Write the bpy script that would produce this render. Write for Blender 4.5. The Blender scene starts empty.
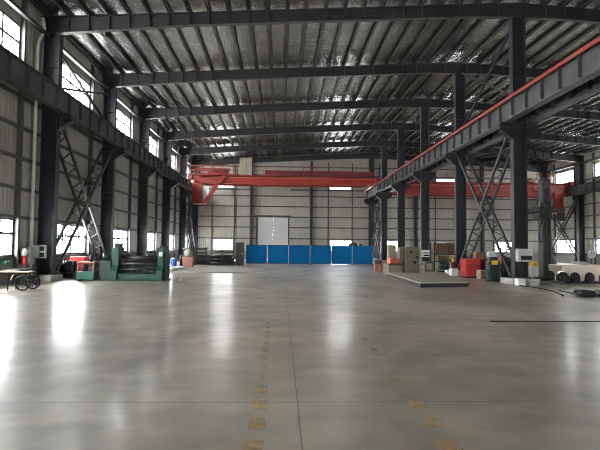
import bpy, math, random
from mathutils import Vector, Matrix, noise
random.seed(7)
PI = math.pi
sc = bpy.context.scene
COL = sc.collection

# ------------------------------------------------------------------ materials
def mat(name, col, rough=0.6, metal=0.0, var=0.15, scale=3.0, bump=0.0, bscale=20.0, stretch=(1, 1, 1), spec=0.5):
    m = bpy.data.materials.new(name); m.use_nodes = True
    nt = m.node_tree; b = nt.nodes['Principled BSDF']
    b.inputs['Roughness'].default_value = rough
    b.inputs['Metallic'].default_value = metal
    b.inputs['Specular IOR Level'].default_value = spec
    tc = nt.nodes.new('ShaderNodeTexCoord'); mp = nt.nodes.new('ShaderNodeMapping')
    mp.inputs['Scale'].default_value = stretch
    nt.links.new(tc.outputs['Object'], mp.inputs['Vector'])
    n = nt.nodes.new('ShaderNodeTexNoise'); n.inputs['Scale'].default_value = scale; n.inputs['Detail'].default_value = 5
    nt.links.new(mp.outputs['Vector'], n.inputs['Vector'])
    r = nt.nodes.new('ShaderNodeValToRGB')
    r.color_ramp.elements[0].position = 0.3; r.color_ramp.elements[1].position = 0.7
    r.color_ramp.elements[0].color = tuple(c * (1 - var) for c in col) + (1,)
    r.color_ramp.elements[1].color = tuple(min(1, c * (1 + var)) for c in col) + (1,)
    nt.links.new(n.outputs['Fac'], r.inputs['Fac']); nt.links.new(r.outputs['Color'], b.inputs['Base Color'])
    if bump:
        n2 = nt.nodes.new('ShaderNodeTexNoise'); n2.inputs['Scale'].default_value = bscale; n2.inputs['Detail'].default_value = 4
        nt.links.new(mp.outputs['Vector'], n2.inputs['Vector'])
        bp = nt.nodes.new('ShaderNodeBump'); bp.inputs['Strength'].default_value = bump; bp.inputs['Distance'].default_value = 0.05
        nt.links.new(n2.outputs['Fac'], bp.inputs['Height']); nt.links.new(bp.outputs['Normal'], b.inputs['Normal'])
    return m

def emit(name, col, s):
    m = bpy.data.materials.new(name); m.use_nodes = True
    b = m.node_tree.nodes['Principled BSDF']
    b.inputs['Base Color'].default_value = col + (1,)
    b.inputs['Emission Color'].default_value = col + (1,); b.inputs['Emission Strength'].default_value = s
    return m

M = {}
M['steel'] = mat('dark_blue_grey_paint', (0.015, 0.0165, 0.021), 0.5, 0, 0.2, 1.5)
M['beam'] = mat('roof_steel_paint', (0.016, 0.016, 0.016), 0.55, 0, 0.2, 1.5)
M['runway'] = mat('runway_grey_paint', (0.055, 0.056, 0.054), 0.55, 0, 0.2, 1.2)
M['lattice'] = mat('lattice_paint', (0.03, 0.033, 0.033), 0.5, 0, 0.25, 2)
M['girt'] = mat('girt_grey', (0.06, 0.06, 0.057), 0.55, 0, 0.2, 2)
M['dado'] = mat('grey_plaster', (0.22, 0.215, 0.20), 0.85, 0, 0.12, 1.2)
M['red'] = mat('crane_red', (0.25, 0.018, 0.010), 0.45, 0, 0.15, 1.0)
M['redstrip'] = mat('conductor_red', (0.24, 0.03, 0.022), 0.5, 0, 0.15, 1.0)
M['redcab'] = mat('red_cabinet_paint', (0.42, 0.03, 0.025), 0.5, 0, 0.15, 2)
M['darkred'] = mat('maroon_paint', (0.15, 0.015, 0.02), 0.5, 0, 0.2, 2)
M['green'] = mat('machine_green', (0.010, 0.062, 0.045), 0.45, 0, 0.25, 2)
M['midgreen'] = mat('power_unit_green', (0.014, 0.10, 0.07), 0.45, 0, 0.2, 2)
M['dgreen'] = mat('dark_green', (0.009, 0.03, 0.024), 0.5, 0, 0.25, 2)
M['blue'] = mat('blue_sheet', (0.0, 0.115, 0.31), 0.65, 0, 0.08, 1.5, spec=0.15)
M['white'] = mat('white_paint', (0.72, 0.72, 0.70), 0.5, 0, 0.06, 2)
M['pvc'] = mat('white_plastic_pipe', (0.62, 0.62, 0.58), 0.45, 0, 0.08, 2)
M['cream'] = mat('cream_paint', (0.84, 0.71, 0.60), 0.5, 0, 0.08, 2)
M['beige'] = mat('beige_machine', (0.125, 0.108, 0.072), 0.55, 0, 0.15, 3)
M['palebeige'] = mat('pale_beige', (0.27, 0.225, 0.17), 0.6, 0, 0.12, 3)
M['platetop'] = mat('dusty_steel_plate', (0.33, 0.30, 0.25), 0.55, 0.1, 0.12, 2)
M['black'] = mat('black_rubber', (0.012, 0.012, 0.013), 0.6, 0, 0.2, 5)
M['darksteel'] = mat('oiled_dark_steel', (0.035, 0.035, 0.036), 0.45, 0.4, 0.25, 4)
M['rollsteel'] = mat('worn_roller_steel', (0.055, 0.053, 0.051), 0.5, 0.4, 0.25, 4)
M['grey'] = mat('light_grey_box', (0.42, 0.43, 0.42), 0.5, 0, 0.08, 3)
M['screen'] = mat('dark_screen', (0.03, 0.035, 0.04), 0.2, 0, 0.1, 3)
M['concrete'] = mat('pale_concrete', (0.36, 0.35, 0.33), 0.85, 0, 0.15, 4)
M['wood'] = mat('grey_timber', (0.36, 0.28, 0.19), 0.7, 0, 0.25, 3, stretch=(1, 8, 8))
M['crate'] = mat('brown_crate', (0.12, 0.07, 0.045), 0.75, 0, 0.25, 4, stretch=(6, 6, 1))
M['carton'] = mat('cardboard', (0.22, 0.135, 0.07), 0.8, 0, 0.12, 3)
M['yellow'] = mat('yellow_plastic', (0.72, 0.50, 0.05), 0.45, 0, 0.1, 3)
M['drumblue'] = mat('blue_drum', (0.03, 0.13, 0.40), 0.4, 0, 0.1, 3)
M['terracotta'] = mat('terracotta_paint', (0.33, 0.13, 0.11), 0.6, 0, 0.15, 3)
M['sack'] = mat('pale_green_sack', (0.32, 0.34, 0.26), 0.85, 0, 0.2, 6, 0.5, 12)
M['salmon'] = mat('salmon_red_cover', (0.60, 0.13, 0.08), 0.6, 0, 0.12, 4)
M['exitgreen'] = mat('exit_sign_green', (0.02, 0.30, 0.13), 0.4, 0, 0.05, 3)
M['maniptower'] = mat('grey_green_tower', (0.055, 0.06, 0.05), 0.55, 0, 0.15, 2)
M['rust'] = mat('rusty_red_top', (0.36, 0.13, 0.09), 0.6, 0, 0.2, 6)
M['lamp'] = emit('cab_lamp_light', (1.0, 0.9, 0.78), 12)

def cladding():
    m = mat('corrugated_cladding', (0.31, 0.295, 0.26), 0.5, 0, 0.07, 0.6)
    nt = m.node_tree; b = nt.nodes['Principled BSDF']
    tc = nt.nodes.new('ShaderNodeTexCoord'); sx = nt.nodes.new('ShaderNodeSeparateXYZ')
    nt.links.new(tc.outputs['Object'], sx.inputs['Vector'])
    ad = nt.nodes.new('ShaderNodeMath'); ad.operation = 'ADD'
    nt.links.new(sx.outputs['X'], ad.inputs[0]); nt.links.new(sx.outputs['Y'], ad.inputs[1])
    ml = nt.nodes.new('ShaderNodeMath'); ml.operation = 'MULTIPLY'; ml.inputs[1].default_value = 2 * PI / 0.3
    nt.links.new(ad.outputs[0], ml.inputs[0])
    sn = nt.nodes.new('ShaderNodeMath'); sn.operation = 'SINE'; nt.links.new(ml.outputs[0], sn.inputs[0])
    bp = nt.nodes.new('ShaderNodeBump'); bp.inputs['Strength'].default_value = 0.5; bp.inputs['Distance'].default_value = 0.02
    nt.links.new(sn.outputs[0], bp.inputs['Height']); nt.links.new(bp.outputs['Normal'], b.inputs['Normal'])
    return m
M['clad'] = cladding()

def foil():
    m = mat('silver_insulation_foil', (0.36, 0.35, 0.325), 0.2, 0.97, 0.12, 0.8)
    nt = m.node_tree; b = nt.nodes['Principled BSDF']
    tc = nt.nodes.new('ShaderNodeTexCoord')
    def nz(scale, st):
        mp = nt.nodes.new('ShaderNodeMapping'); mp.inputs['Scale'].default_value = st
        nt.links.new(tc.outputs['Object'], mp.inputs['Vector'])
        n = nt.nodes.new('ShaderNodeTexNoise'); n.inputs['Scale'].default_value = scale; n.inputs['Detail'].default_value = 5
        n.inputs['Roughness'].default_value = 0.6; n.inputs['Distortion'].default_value = 0.6
        nt.links.new(mp.outputs['Vector'], n.inputs['Vector']); return n
    a = nz(1.5, (1, 2.6, 1)); c = nz(8.0, (0.5, 2.2, 1))
    ad = nt.nodes.new('ShaderNodeMath'); ad.operation = 'MULTIPLY_ADD'; ad.inputs[1].default_value = 0.38
    nt.links.new(c.outputs['Fac'], ad.inputs[0]); nt.links.new(a.outputs['Fac'], ad.inputs[2])
    bp = nt.nodes.new('ShaderNodeBump'); bp.inputs['Strength'].default_value = 1.0; bp.inputs['Distance'].default_value = 0.085
    nt.links.new(ad.outputs[0], bp.inputs['Height']); nt.links.new(bp.outputs['Normal'], b.inputs['Normal'])
    return m
M['foil'] = foil()

def floor_mat():
    m = bpy.data.materials.new('polished_concrete_floor'); m.use_nodes = True
    nt = m.node_tree; b = nt.nodes['Principled BSDF']; L = nt.links.new
    tc = nt.nodes.new('ShaderNodeTexCoord')
    def nz(scale, det, st=(1, 1, 1), dist=0.0):
        mp = nt.nodes.new('ShaderNodeMapping'); mp.inputs['Scale'].default_value = st
        L(tc.outputs['Object'], mp.inputs['Vector'])
        n = nt.nodes.new('ShaderNodeTexNoise'); n.inputs['Scale'].default_value = scale; n.inputs['Detail'].default_value = det
        n.inputs['Distortion'].default_value = dist
        L(mp.outputs['Vector'], n.inputs['Vector']); return n
    big = nz(0.35, 8, (1, 0.6, 1), 0.8); mid = nz(1.6, 10, (0.7, 1.0, 1), 0.4)
    mix = nt.nodes.new('ShaderNodeMath'); mix.operation = 'MULTIPLY_ADD'; mix.inputs[1].default_value = 0.55
    L(mid.outputs['Fac'], mix.inputs[0]); L(big.outputs['Fac'], mix.inputs[2])
    r = nt.nodes.new('ShaderNodeValToRGB')
    r.color_ramp.elements[0].position = 0.62; r.color_ramp.elements[0].color = (0.235, 0.207, 0.163, 1)
    r.color_ramp.elements[1].position = 0.92; r.color_ramp.elements[1].color = (0.48, 0.43, 0.35, 1)
    L(mix.outputs[0], r.inputs['Fac'])
    # saw-cut joints of the slab
    sx = nt.nodes.new('ShaderNodeSeparateXYZ'); L(tc.outputs['Object'], sx.inputs['Vector'])
    def line(sock, off, period, width):
        a = nt.nodes.new('ShaderNodeMath'); a.operation = 'SUBTRACT'; a.inputs[1].default_value = off - period / 2; L(sock, a.inputs[0])
        f = nt.nodes.new('ShaderNodeMath'); f.operation = 'PINGPONG'; f.inputs[1].default_value = period / 2; L(a.outputs[0], f.inputs[0])
        g = nt.nodes.new('ShaderNodeMath'); g.operation = 'GREATER_THAN'; g.inputs[1].default_value = period / 2 - width; L(f.outputs[0], g.inputs[0])
        return g.outputs[0]
    jx = line(sx.outputs['X'], 0.21, 12.0, 0.006); jy = line(sx.outputs['Y'], 5.98, 4.6, 0.010)
    mx = nt.nodes.new('ShaderNodeMath'); mx.operation = 'MAXIMUM'; L(jx, mx.inputs[0]); L(jy, mx.inputs[1])
    sc_ = nt.nodes.new('ShaderNodeMath'); sc_.operation = 'MULTIPLY'; sc_.inputs[1].default_value = 0.75; L(mx.outputs[0], sc_.inputs[0])
    mc = nt.nodes.new('ShaderNodeMix'); mc.data_type = 'RGBA'; mc.inputs[7].default_value = (0.03, 0.028, 0.025, 1)
    L(sc_.outputs[0], mc.inputs[0]); L(r.outputs['Color'], mc.inputs[6]); L(mc.outputs[2], b.inputs['Base Color'])
    rr = nt.nodes.new('ShaderNodeMapRange'); rr.inputs[1].default_value = 0.2; rr.inputs[2].default_value = 0.8
    rr.inputs[3].default_value = 0.10; rr.inputs[4].default_value = 0.24
    L(mid.outputs['Fac'], rr.inputs[0]); L(rr.outputs[0], b.inputs['Coat Roughness'])
    b.inputs['Coat Weight'].default_value = 0.35; b.inputs['Roughness'].default_value = 0.36; b.inputs['Specular IOR Level'].default_value = 1.0
    bn = nz(5, 3); bp = nt.nodes.new('ShaderNodeBump'); bp.inputs['Strength'].default_value = 0.12; bp.inputs['Distance'].default_value = 0.02
    L(bn.outputs['Fac'], bp.inputs['Height']); L(bp.outputs['Normal'], b.inputs['Normal']); L(bp.outputs['Normal'], b.inputs['Coat Normal'])
    return m
M['floor'] = floor_mat()

def paint_mat(top=0.42):
    m = bpy.data.materials.new('worn_yellow_floor_paint'); m.use_nodes = True
    nt = m.node_tree; b = nt.nodes['Principled BSDF']; b.inputs['Base Color'].default_value = (0.62, 0.42, 0.17, 1); b.inputs['Roughness'].default_value = 0.4
    tc = nt.nodes.new('ShaderNodeTexCoord'); n = nt.nodes.new('ShaderNodeTexNoise'); n.inputs['Scale'].default_value = 6; n.inputs['Detail'].default_value = 4
    nt.links.new(tc.outputs['Object'], n.inputs['Vector'])
    mr = nt.nodes.new('ShaderNodeMapRange'); mr.inputs[1].default_value = 0.35; mr.inputs[2].default_value = 0.7; mr.inputs[3].default_value = top * .15; mr.inputs[4].default_value = top
    nt.links.new(n.outputs['Fac'], mr.inputs[0]); nt.links.new(mr.outputs[0], b.inputs['Alpha'])
    return m
M['paint'] = paint_mat()

def glass():
    m = bpy.data.materials.new('window_glass'); m.use_nodes = True
    nt = m.node_tree; nt.nodes.clear()
    o = nt.nodes.new('ShaderNodeOutputMaterial'); mx = nt.nodes.new('ShaderNodeMixShader')
    t = nt.nodes.new('ShaderNodeBsdfTransparent'); g = nt.nodes.new('ShaderNodeBsdfGlossy')
    t.inputs['Color'].default_value = (0.93, 0.96, 0.98, 1); g.inputs['Roughness'].default_value = 0.05
    mx.inputs[0].default_value = 0.06
    nt.links.new(t.outputs[0], mx.inputs[1]); nt.links.new(g.outputs[0], mx.inputs[2]); nt.links.new(mx.outputs[0], o.inputs[0])
    return m
M['paintfaint'] = paint_mat(0.2)
M['glass'] = glass()

# ------------------------------------------------------------------ mesh builder
class MB:
    def __init__(self): self.v = []; self.f = []
    def add(self, vs, fs):
        b = len(self.v); self.v += [tuple(p) for p in vs]; self.f += [tuple(b + i for i in f) for f in fs]; return self
    def box(self, x0, x1, y0, y1, z0, z1):
        vs = [(x, y, z) for z in (z0, z1) for (x, y) in ((x0, y0), (x1, y0), (x1, y1), (x0, y1))]
        return self.add(vs, [(3, 2, 1, 0), (4, 5, 6, 7), (0, 1, 5, 4), (1, 2, 6, 5), (2, 3, 7, 6), (3, 0, 4, 7)])
    def prism(self, prof, axis, a0, a1):
        # prof: 2D polygon in the two other axes (x: (y,z), y: (x,z), z: (x,y))
        def P(u, v, a): return (a, u, v) if axis == 'x' else ((u, a, v) if axis == 'y' else (u, v, a))
        n = len(prof); vs = [P(u, v, a0) for u, v in prof] + [P(u, v, a1) for u, v in prof]
        return self.add(vs, [tuple(range(n))[::-1], tuple(range(n, 2 * n))] + [(i, (i + 1) % n, n + (i + 1) % n, n + i) for i in range(n)])
    def bar(self, p, q, w, h, up=(0, 0, 1)):
        p, q = Vector(p), Vector(q); d = (q - p).normalized(); s = d.cross(Vector(up))
        if s.length < 1e-4: s = d.cross(Vector((1, 0, 0)))
        s.normalize(); u = s.cross(d).normalized()
        vs = [c + s * a * w / 2 + u * b * h / 2 for c in (p, q) for a, b in ((-1, -1), (1, -1), (1, 1), (-1, 1))]
        return self.add(vs, [(0, 1, 2, 3), (7, 6, 5, 4), (0, 4, 5, 1), (1, 5, 6, 2), (2, 6, 7, 3), (3, 7, 4, 0)])
    def tube(self, p, q, r, n=14, r2=None):
        r2 = r if r2 is None else r2
        p, q = Vector(p), Vector(q); d = (q - p).normalized(); s = d.cross(Vector((0, 0, 1)))
        if s.length < 1e-4: s = Vector((1, 0, 0))
        s.normalize(); u = s.cross(d)
        vs = [c + (s * math.cos(2 * PI * i / n) + u * math.sin(2 * PI * i / n)) * rr for c, rr in ((p, r), (q, r2)) for i in range(n)]
        return self.add(vs, [tuple(range(n)), tuple(range(2 * n - 1, n - 1, -1))] + [(i, n + i, n + (i + 1) % n, (i + 1) % n) for i in range(n)])
    def path(self, pts, r, n=8):
        P = [Vector(p) for p in pts]; k = len(P); rings = []
        for i, c in enumerate(P):
            d = (P[min(i + 1, k - 1)] - P[max(i - 1, 0)]).normalized(); s = d.cross(Vector((0.13, 0.31, 1)).normalized())
            s.normalize(); u = s.cross(d)
            rings += [c + (s * math.cos(2 * PI * j / n) + u * math.sin(2 * PI * j / n)) * r for j in range(n)]
        fs = [tuple(range(n)), tuple(range(k * n - 1, (k - 1) * n - 1, -1))]
        fs += [(i * n + j, (i + 1) * n + j, (i + 1) * n + (j + 1) % n, i * n + (j + 1) % n) for i in range(k - 1) for j in range(n)]
        return self.add(rings, fs)
    def lathe(self, prof, c=(0, 0, 0), n=20):
        c = Vector(c); k = len(prof)
        vs = [c + Vector((r * math.cos(2 * PI * j / n), r * math.sin(2 * PI * j / n), z)) for r, z in prof for j in range(n)]
        fs = [(i * n + j, i * n + (j + 1) % n, (i + 1) * n + (j + 1) % n, (i + 1) * n + j) for i in range(k - 1) for j in range(n)]
        return self.add(vs, fs + [tuple(range(n))[::-1], tuple(range((k - 1) * n, k * n))])
    def torus(self, c, R, r, axis='y', n=24, m=8):
        c = Vector(c); vs = []
        for i in range(n):
            a = 2 * PI * i / n
            for j in range(m):
                b = 2 * PI * j / m; w = R + r * math.cos(b); h = r * math.sin(b)
                q = (w * math.cos(a), h, w * math.sin(a)) if axis == 'y' else ((h, w * math.cos(a), w * math.sin(a)) if axis == 'x' else (w * math.cos(a), w * math.sin(a), h))
                vs.append(c + Vector(q))
        return self.add(vs, [(i * m + j, i * m + (j + 1) % m, ((i + 1) % n) * m + (j + 1) % m, ((i + 1) % n) * m + j) for i in range(n) for j in range(m)])
    def build(self, name, m, parent=None, loc=(0, 0, 0), rz=0, smooth=False, bevel=0):
        me = bpy.data.meshes.new(name); me.from_pydata(self.v, [], self.f); me.update()
        import bmesh
        bm = bmesh.new(); bm.from_mesh(me); bmesh.ops.recalc_face_normals(bm, faces=bm.faces); bm.to_mesh(me); bm.free()
        me.materials.append(M[m] if isinstance(m, str) else m)
        if smooth:
            for p in me.polygons: p.use_smooth = len(p.vertices) == 4
        o = bpy.data.objects.new(name, me); COL.objects.link(o)
        o.location = loc; o.rotation_euler = (0, 0, rz)
        if parent: o.parent = parent
        if bevel:
            b = o.modifiers.new('edge', 'BEVEL'); b.width = bevel; b.segments = 2; b.limit_method = 'ANGLE'
        return o

def thing(name, label, cat, loc=(0, 0, 0), rz=0, group=None, kind=None):
    o = bpy.data.objects.new(name, None); COL.objects.link(o); o.location = loc; o.rotation_euler = (0, 0, rz)
    o.empty_display_size = 0.2
    return tag(o, label, cat, group, kind)
def tag(o, label=None, cat=None, group=None, kind=None):
    for k, v in (('label', label), ('category', cat), ('group', group), ('kind', kind)):
        if v: o[k] = v
    return o
def copy_tree(o, parent=None):
    c = o.copy(); COL.objects.link(c)
    if parent: c.parent = parent
    for ch in list(o.children): copy_tree(ch, c)
    return c

# ------------------------------------------------------------------ dimensions (metres; +Y runs down the hall)
Y0, Y1 = -16.0, 64.4
XL, XR = -12.0, 36.3
RIDGE = 12.05
def beam_top(x):
    return 13.0 + 0.059 * (x + 12) if x <= RIDGE else 13.0 + 0.059 * (36.1 - x)
def foil_z(x): return beam_top(x) + 0.24
FRAMES = [24 + 8 * k for k in range(-5, 6)]      # -16 .. 64
WIN_Y = [(26.2 + 8 * k, 30.35 + 8 * k) for k in range(-3, 5)]
LOWZ, HIGHZ = (1.2, 2.93), (10.1, 11.72)

# ------------------------------------------------------------------ shell
MB().box(-12.4, 36.7, Y0 - 0.3, Y1 + 0.4, -0.3, 0).build('floor', 'floor')['kind'] = 'structure'

# foil-lined roof: sags a little between the purlins
PURL = [-11.6 + i * 0.985 for i in range(24)] + [12.55 + i * 0.985 for i in range(24)]
def make_ceiling():
    mb = MB(); xs = []
    edges = [-12.15] + [p for p in PURL] + [36.45]
    for a, b in zip(edges[:-1], edges[1:]):
        xs += [(a + (b - a) * t / 6, t / 6) for t in range(6)]
    xs.append((36.45, 0)); ys = [Y0 - 0.1 + i * 0.5 for i in range(int((Y1 - Y0 + 0.4) / 0.5) + 1)]
    for y in ys:
        for x, t in xs:
            s = math.sin(PI * t)
            z = foil_z(x) - 0.05 * s + 0.05 * s * noise.noise(Vector((x * 1.1, y * 0.55, 3.1)))
            mb.v.append((x, y, z))
    n = len(xs)
    mb.f = [(j * n + i, j * n + i + 1, (j + 1) * n + i + 1, (j + 1) * n + i) for j in range(len(ys) - 1) for i in range(n - 1)]
    o = mb.build('ceiling', 'foil', smooth=True); o['kind'] = 'structure'
    # outward thickness
    s = o.modifiers.new('sheet', 'SOLIDIFY'); s.thickness = 0.08; s.offset = 1
    if o.data.polygons[0].normal.z < 0: s.offset = -1
make_ceiling()

# walls with window openings, as cells of a grid
def wall_cells(mb, P, u0, u1, z0, z1, holes):
    us = sorted({u0, u1} | {h[0] for h in holes} | {h[1] for h in holes}); zs = sorted({z0, z1} | {h[2] for h in holes} | {h[3] for h in holes})
    zs = [z for z in zs if z0 <= z <= z1]
    for a, b in zip(us[:-1], us[1:]):
        run = None
        for c, d in zip(zs[:-1], zs[1:]):
            um, zm = (a + b) / 2, (c + d) / 2
            solid = not any(h[0] < um < h[1] and h[2] < zm < h[3] for h in holes)
            if solid and run is None: run = c
            if not solid and run is not None: P(mb, a, b, run, c); run = None
        if run is not None: P(mb, a, b, run, zs[-1])
TH = 0.12
side_holes = [(a, b) + z for a, b in WIN_Y for z in (LOWZ, HIGHZ)]
for nm, xw, sg in (('left', XL, -1), ('right', XR, 1)):
    P = lambda mb, a, b, c, d, xw=xw, sg=sg: mb.box(min(xw, xw + sg * TH), max(xw, xw + sg * TH), a, b, c, d)
    mb = MB(); wall_cells(mb, P, Y0, Y1, LOWZ[0], 13.3, side_holes); mb.build('wall_' + nm, 'clad')['kind'] = 'structure'
    mb = MB(); mb.box(min(xw - sg * .03, xw + sg * .2), max(xw - sg * .03, xw + sg * .2), Y0, Y1, 0, LOWZ[0]); mb.build('wall_%s_lower' % nm, 'dado')['kind'] = 'structure'
BLOW, BHIGH = (1.2, 2.66), (9.4, 11.15)
back_low = [(-9.05, -6.36), (6.5, 9.5), (13.3, 16.0), (28.9, 31.6)]
back_high = [(-9.05, -6.36), (6.4, 9.4), (20.95, 23.65)]
DOOR = (-3.1, 0.92, 0.0, 5.66)
back_holes = [a + BLOW for a in back_low] + [a + BHIGH for a in back_high] + [DOOR]
YB = Y1
P = lambda mb, a, b, c, d: mb.box(a, b, YB, YB + TH, c, d)
mb = MB(); wall_cells(mb, P, XL, XR, LOWZ[0], 13.2, back_holes)
mb.prism([(XL, 13.2), (XR, 13.2), (XR, foil_z(XR)), (RIDGE, foil_z(RIDGE)), (XL, foil_z(XL))], 'y', YB, YB + TH)
mb.build('wall_back', 'clad')['kind'] = 'structure'
mb = MB(); mb.box(XL, DOOR[0], YB - .03, YB + .2, 0, LOWZ[0]); mb.box(DOOR[1], XR, YB - .03, YB + .2, 0, LOWZ[0]); mb.build('wall_back_lower', 'dado')['kind'] = 'structure'
FILL_GATE = (-1.0, 3.0, 0, 4.5)                   # opening added in the unseen end wall, sized for the daylight it admits
P = lambda mb, a, b, c, d: mb.box(a, b, Y0 - TH, Y0, c, d)
mb = MB(); wall_cells(mb, P, XL, XR, 0, 13.2, [FILL_GATE])
mb.prism([(XL, 13.2), (XR, 13.2), (XR, foil_z(XR)), (RIDGE, foil_z(RIDGE)), (XL, foil_z(XL))], 'y', Y0 - TH, Y0)
mb.build('wall_front', 'clad')['kind'] = 'structure'

# windows: aluminium frame with mullions, transom and a glass pane
wn = [0]
def window(along, pos, sg, u0, u1, z0, z1, cols, transom, portal=True):
    wn[0] += 1
    w = thing('window_%d' % wn[0], None, None, kind='structure')
    m = MB(); g = MB()
    def B(mb, a, b, c, d, t0, t1):
        lo, hi = sorted((pos + sg * t0, pos + sg * t1))
        if along == 'y': mb.box(lo, hi, a, b, c, d)
        else: mb.box(a, b, lo, hi, c, d)
    f = 0.1
    B(m, u0, u1, z0, z0 + f, -.02, .1); B(m, u0, u1, z1 - f, z1, -.02, .1); B(m, u0, u0 + f, z0, z1, -.02, .1); B(m, u1 - f, u1, z0, z1, -.02, .1)
    for i in range(1, cols):
        c = u0 + (u1 - u0) * i / cols; B(m, c - .06, c + .06, z0, z1, -.01, .07)
    if transom:
        zt = z0 + (z1 - z0) * transom; B(m, u0, u1, zt - .055, zt + .055, -.01, .07)
    m.build('window_frame', 'girt', w)
    B(g, u0 + .03, u1 - .03, z0 + .03, z1 - .03, .035, .045); g.build('pane', 'glass', w)
    l = bpy.data.lights.new('daylight', 'AREA'); l.shape = 'RECTANGLE'; l.size = u1 - u0; l.size_y = z1 - z0; l.cycles.is_portal = True
    o = bpy.data.objects.new('daylight', l); COL.objects.link(o)
    p = pos + sg * 0.14
    inward = Vector((-sg, 0, 0)) if along == 'y' else Vector((0, -sg, 0))
    o.location = (p, (u0 + u1) / 2, (z0 + z1) / 2) if along == 'y' else ((u0 + u1) / 2, p, (z0 + z1) / 2)
    o.rotation_euler = inward.to_track_quat('-Z', 'Z').to_euler()
for a, b in WIN_Y: window('y', XL, -1, a, b, *LOWZ, 4, 0.6)
for a, b in WIN_Y: window('y', XL, -1, a, b, *HIGHZ, 3, 0.5)
for a, b in WIN_Y: window('y', XR, 1, a, b, *LOWZ, 4, 0.6)
for a, b in WIN_Y: window('y', XR, 1, a, b, *HIGHZ, 3, 0.5)
for a, b in back_low: window('x', YB, 1, a, b, *BLOW, 3, 0.0)
for a, b in back_high: window('x', YB, 1, a, b, *BHIGH, 2, 0.0)
for g0, g1 in ((FILL_GATE[0], FILL_GATE[1]),):  # sampling portal for the added opening behind the camera
    l = bpy.data.lights.new('fill_gate_portal', 'AREA'); l.shape = 'RECTANGLE'; l.size = g1 - g0; l.size_y = 4.5; l.cycles.is_portal = True
    o = bpy.data.objects.new('fill_gate_portal', l); COL.objects.link(o); o.location = ((g0 + g1) / 2, Y0 - 0.1, 2.25); o.rotation_euler = Vector((0, 1, 0)).to_track_quat('-Z', 'Z').to_euler()

# sliding door in the back wall
d = thing('door_1', 'pale grey sliding door of two ribbed leaves in the end wall', 'door', (0, 0, 0), kind='structure')
for a, b in ((-3.1, -1.09), (-1.088, 0.92)):
    lf = MB().box(a, b, YB - .06, YB + .02, 0.04, 5.62)
    for i in range(1, 6): 
        x = a + (b - a) * i / 6; lf.box(x - .02, x + .02, YB - .08, YB - .05, 0.05, 5.6)
    lf.build('door_leaf', M['grey'], d)
MB().box(-3.5, 1.3, YB - .14, YB - .01, 5.66, 5.86).build('door_track', 'girt', d)
MB().box(-3.32, -3.1, YB - .1, YB, 0, 5.66).build('door_jamb', 'girt', d)
MB().box(0.92, 1.08, YB - .1, YB, 0, 5.66).build('door_jamb', 'girt', d)
MB().box(-1.2, -1.16, YB - .16, YB - .06, 0.9, 1.6).build('door_handle', 'darksteel', d)

# girts and wall posts
GZ = (1.14, 2.99, 4.3, 5.7, 7.1, 8.5, 10.04, 12.3)
for z in GZ:
    MB().box(XL + .001, XL + .13, Y0, Y1, z - .07, z + .07).build('girt_beam', 'girt')['kind'] = 'structure'
    MB().box(XR - .13, XR - .001, Y0, Y1, z - .07, z + .07).build('girt_beam', 'girt')['kind'] = 'structure'
for z in (4.27, 5.66, 7.05, 8.45, 11.25, 12.4):
    for a, b in (((XL, DOOR[0] - .3), (DOOR[1] + .2, XR)) if z < 5.5 else ((XL, XR),)):
        MB().box(a, b, YB - .12, YB - .001, z - .075, z + .075).build('girt_beam', 'girt')['kind'] = 'structure'
for z in (2.78, 9.3):
    for a, b in ((XL, DOOR[0] - .3), (DOOR[1] + .2, XR)):
        MB().box(a, b, YB - .12, YB - .001, z - .075, z + .075).build('girt_beam', 'girt')['kind'] = 'structure'
for a, b in WIN_Y:
    for y in (a - .1, b + .1):
        MB().box(XL + .001, XL + .2, y - .08, y + .08, 0, 13.0).build('wall_post_column', 'girt')['kind'] = 'structure'
        MB().box(XR - .2, XR - .001, y - .08, y + .08, 0, 13.0).build('wall_post_column', 'girt')['kind'] = 'structure'
for x in (-9.2, -6.22, 6.27, 9.5, 13.2, 16.1, 20.8, 23.8, 28.8, 31.7):
    MB().box(x - .07, x + .07, YB - .18, YB - .001, 0, 13.1).build('wall_post_column', 'girt')['kind'] = 'structure'
for x in (-4.0, 4.0, 18.1, 27.2):
    m = MB(); m.box(x - .16, x + .16, YB - .5, YB - .47, 0, 13.2); m.box(x - .16, x + .16, YB - .04, YB - .01, 0, 13.2); m.box(x - .02, x + .02, YB - .47, YB - .04, 0, 13.2)
    m.build('wind_column', 'steel')['kind'] = 'structure'

# ------------------------------------------------------------------ main steel frames
ORD = {24: 'first', 32: 'second', 40: 'third', 48: 'fourth', 56: 'fifth', 64: 'last'}
def h_column(x0, x1, y, z0, z1, brackets):
    m = MB(); w = 0.36; y1 = y + w
    m.box(x0, x0 + .03, y, y1, z0, z1); m.box(x1 - .03, x1, y, y1, z0, z1); m.box(x0 + .03, x1 - .03, y + w / 2 - .012, y + w / 2 + .012, z0, z1)
    m.box(x0 - .12, x1 + .12, y - .1, y1 + .1, z0, z0 + .04)
    for z in (2.6, 5.2, 7.6, 8.2, 10.5): m.box(x0 + .03, x1 - .03, y + .02, y1 - .02, z - .01, z + .01)
    for sg in brackets:                                   # corbel that carries the crane runway
        a = x0 if sg < 0 else x1; L = 0.62
        m.prism([(a, 7.35), (a, 8.17), (a + sg * L, 8.17), (a + sg * L, 7.8)], 'y', y + w / 2 - .015, y + w / 2 + .015)
        lo, hi = sorted((a, a + sg * L)); m.box(lo, hi, y, y1, 8.14, 8.18); m.bar((a, y + w / 2, 7.35), (a + sg * L, y + w / 2, 7.8), w, .03)
    return m
ROWS = (('wall with the drain pipe', -11.75, -11.0, (1,)), ('ridge row between the two bays', 11.7, 12.4, (-1, 1)), ('far side wall of the second bay', 35.35, 36.05, (-1,)))
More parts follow.
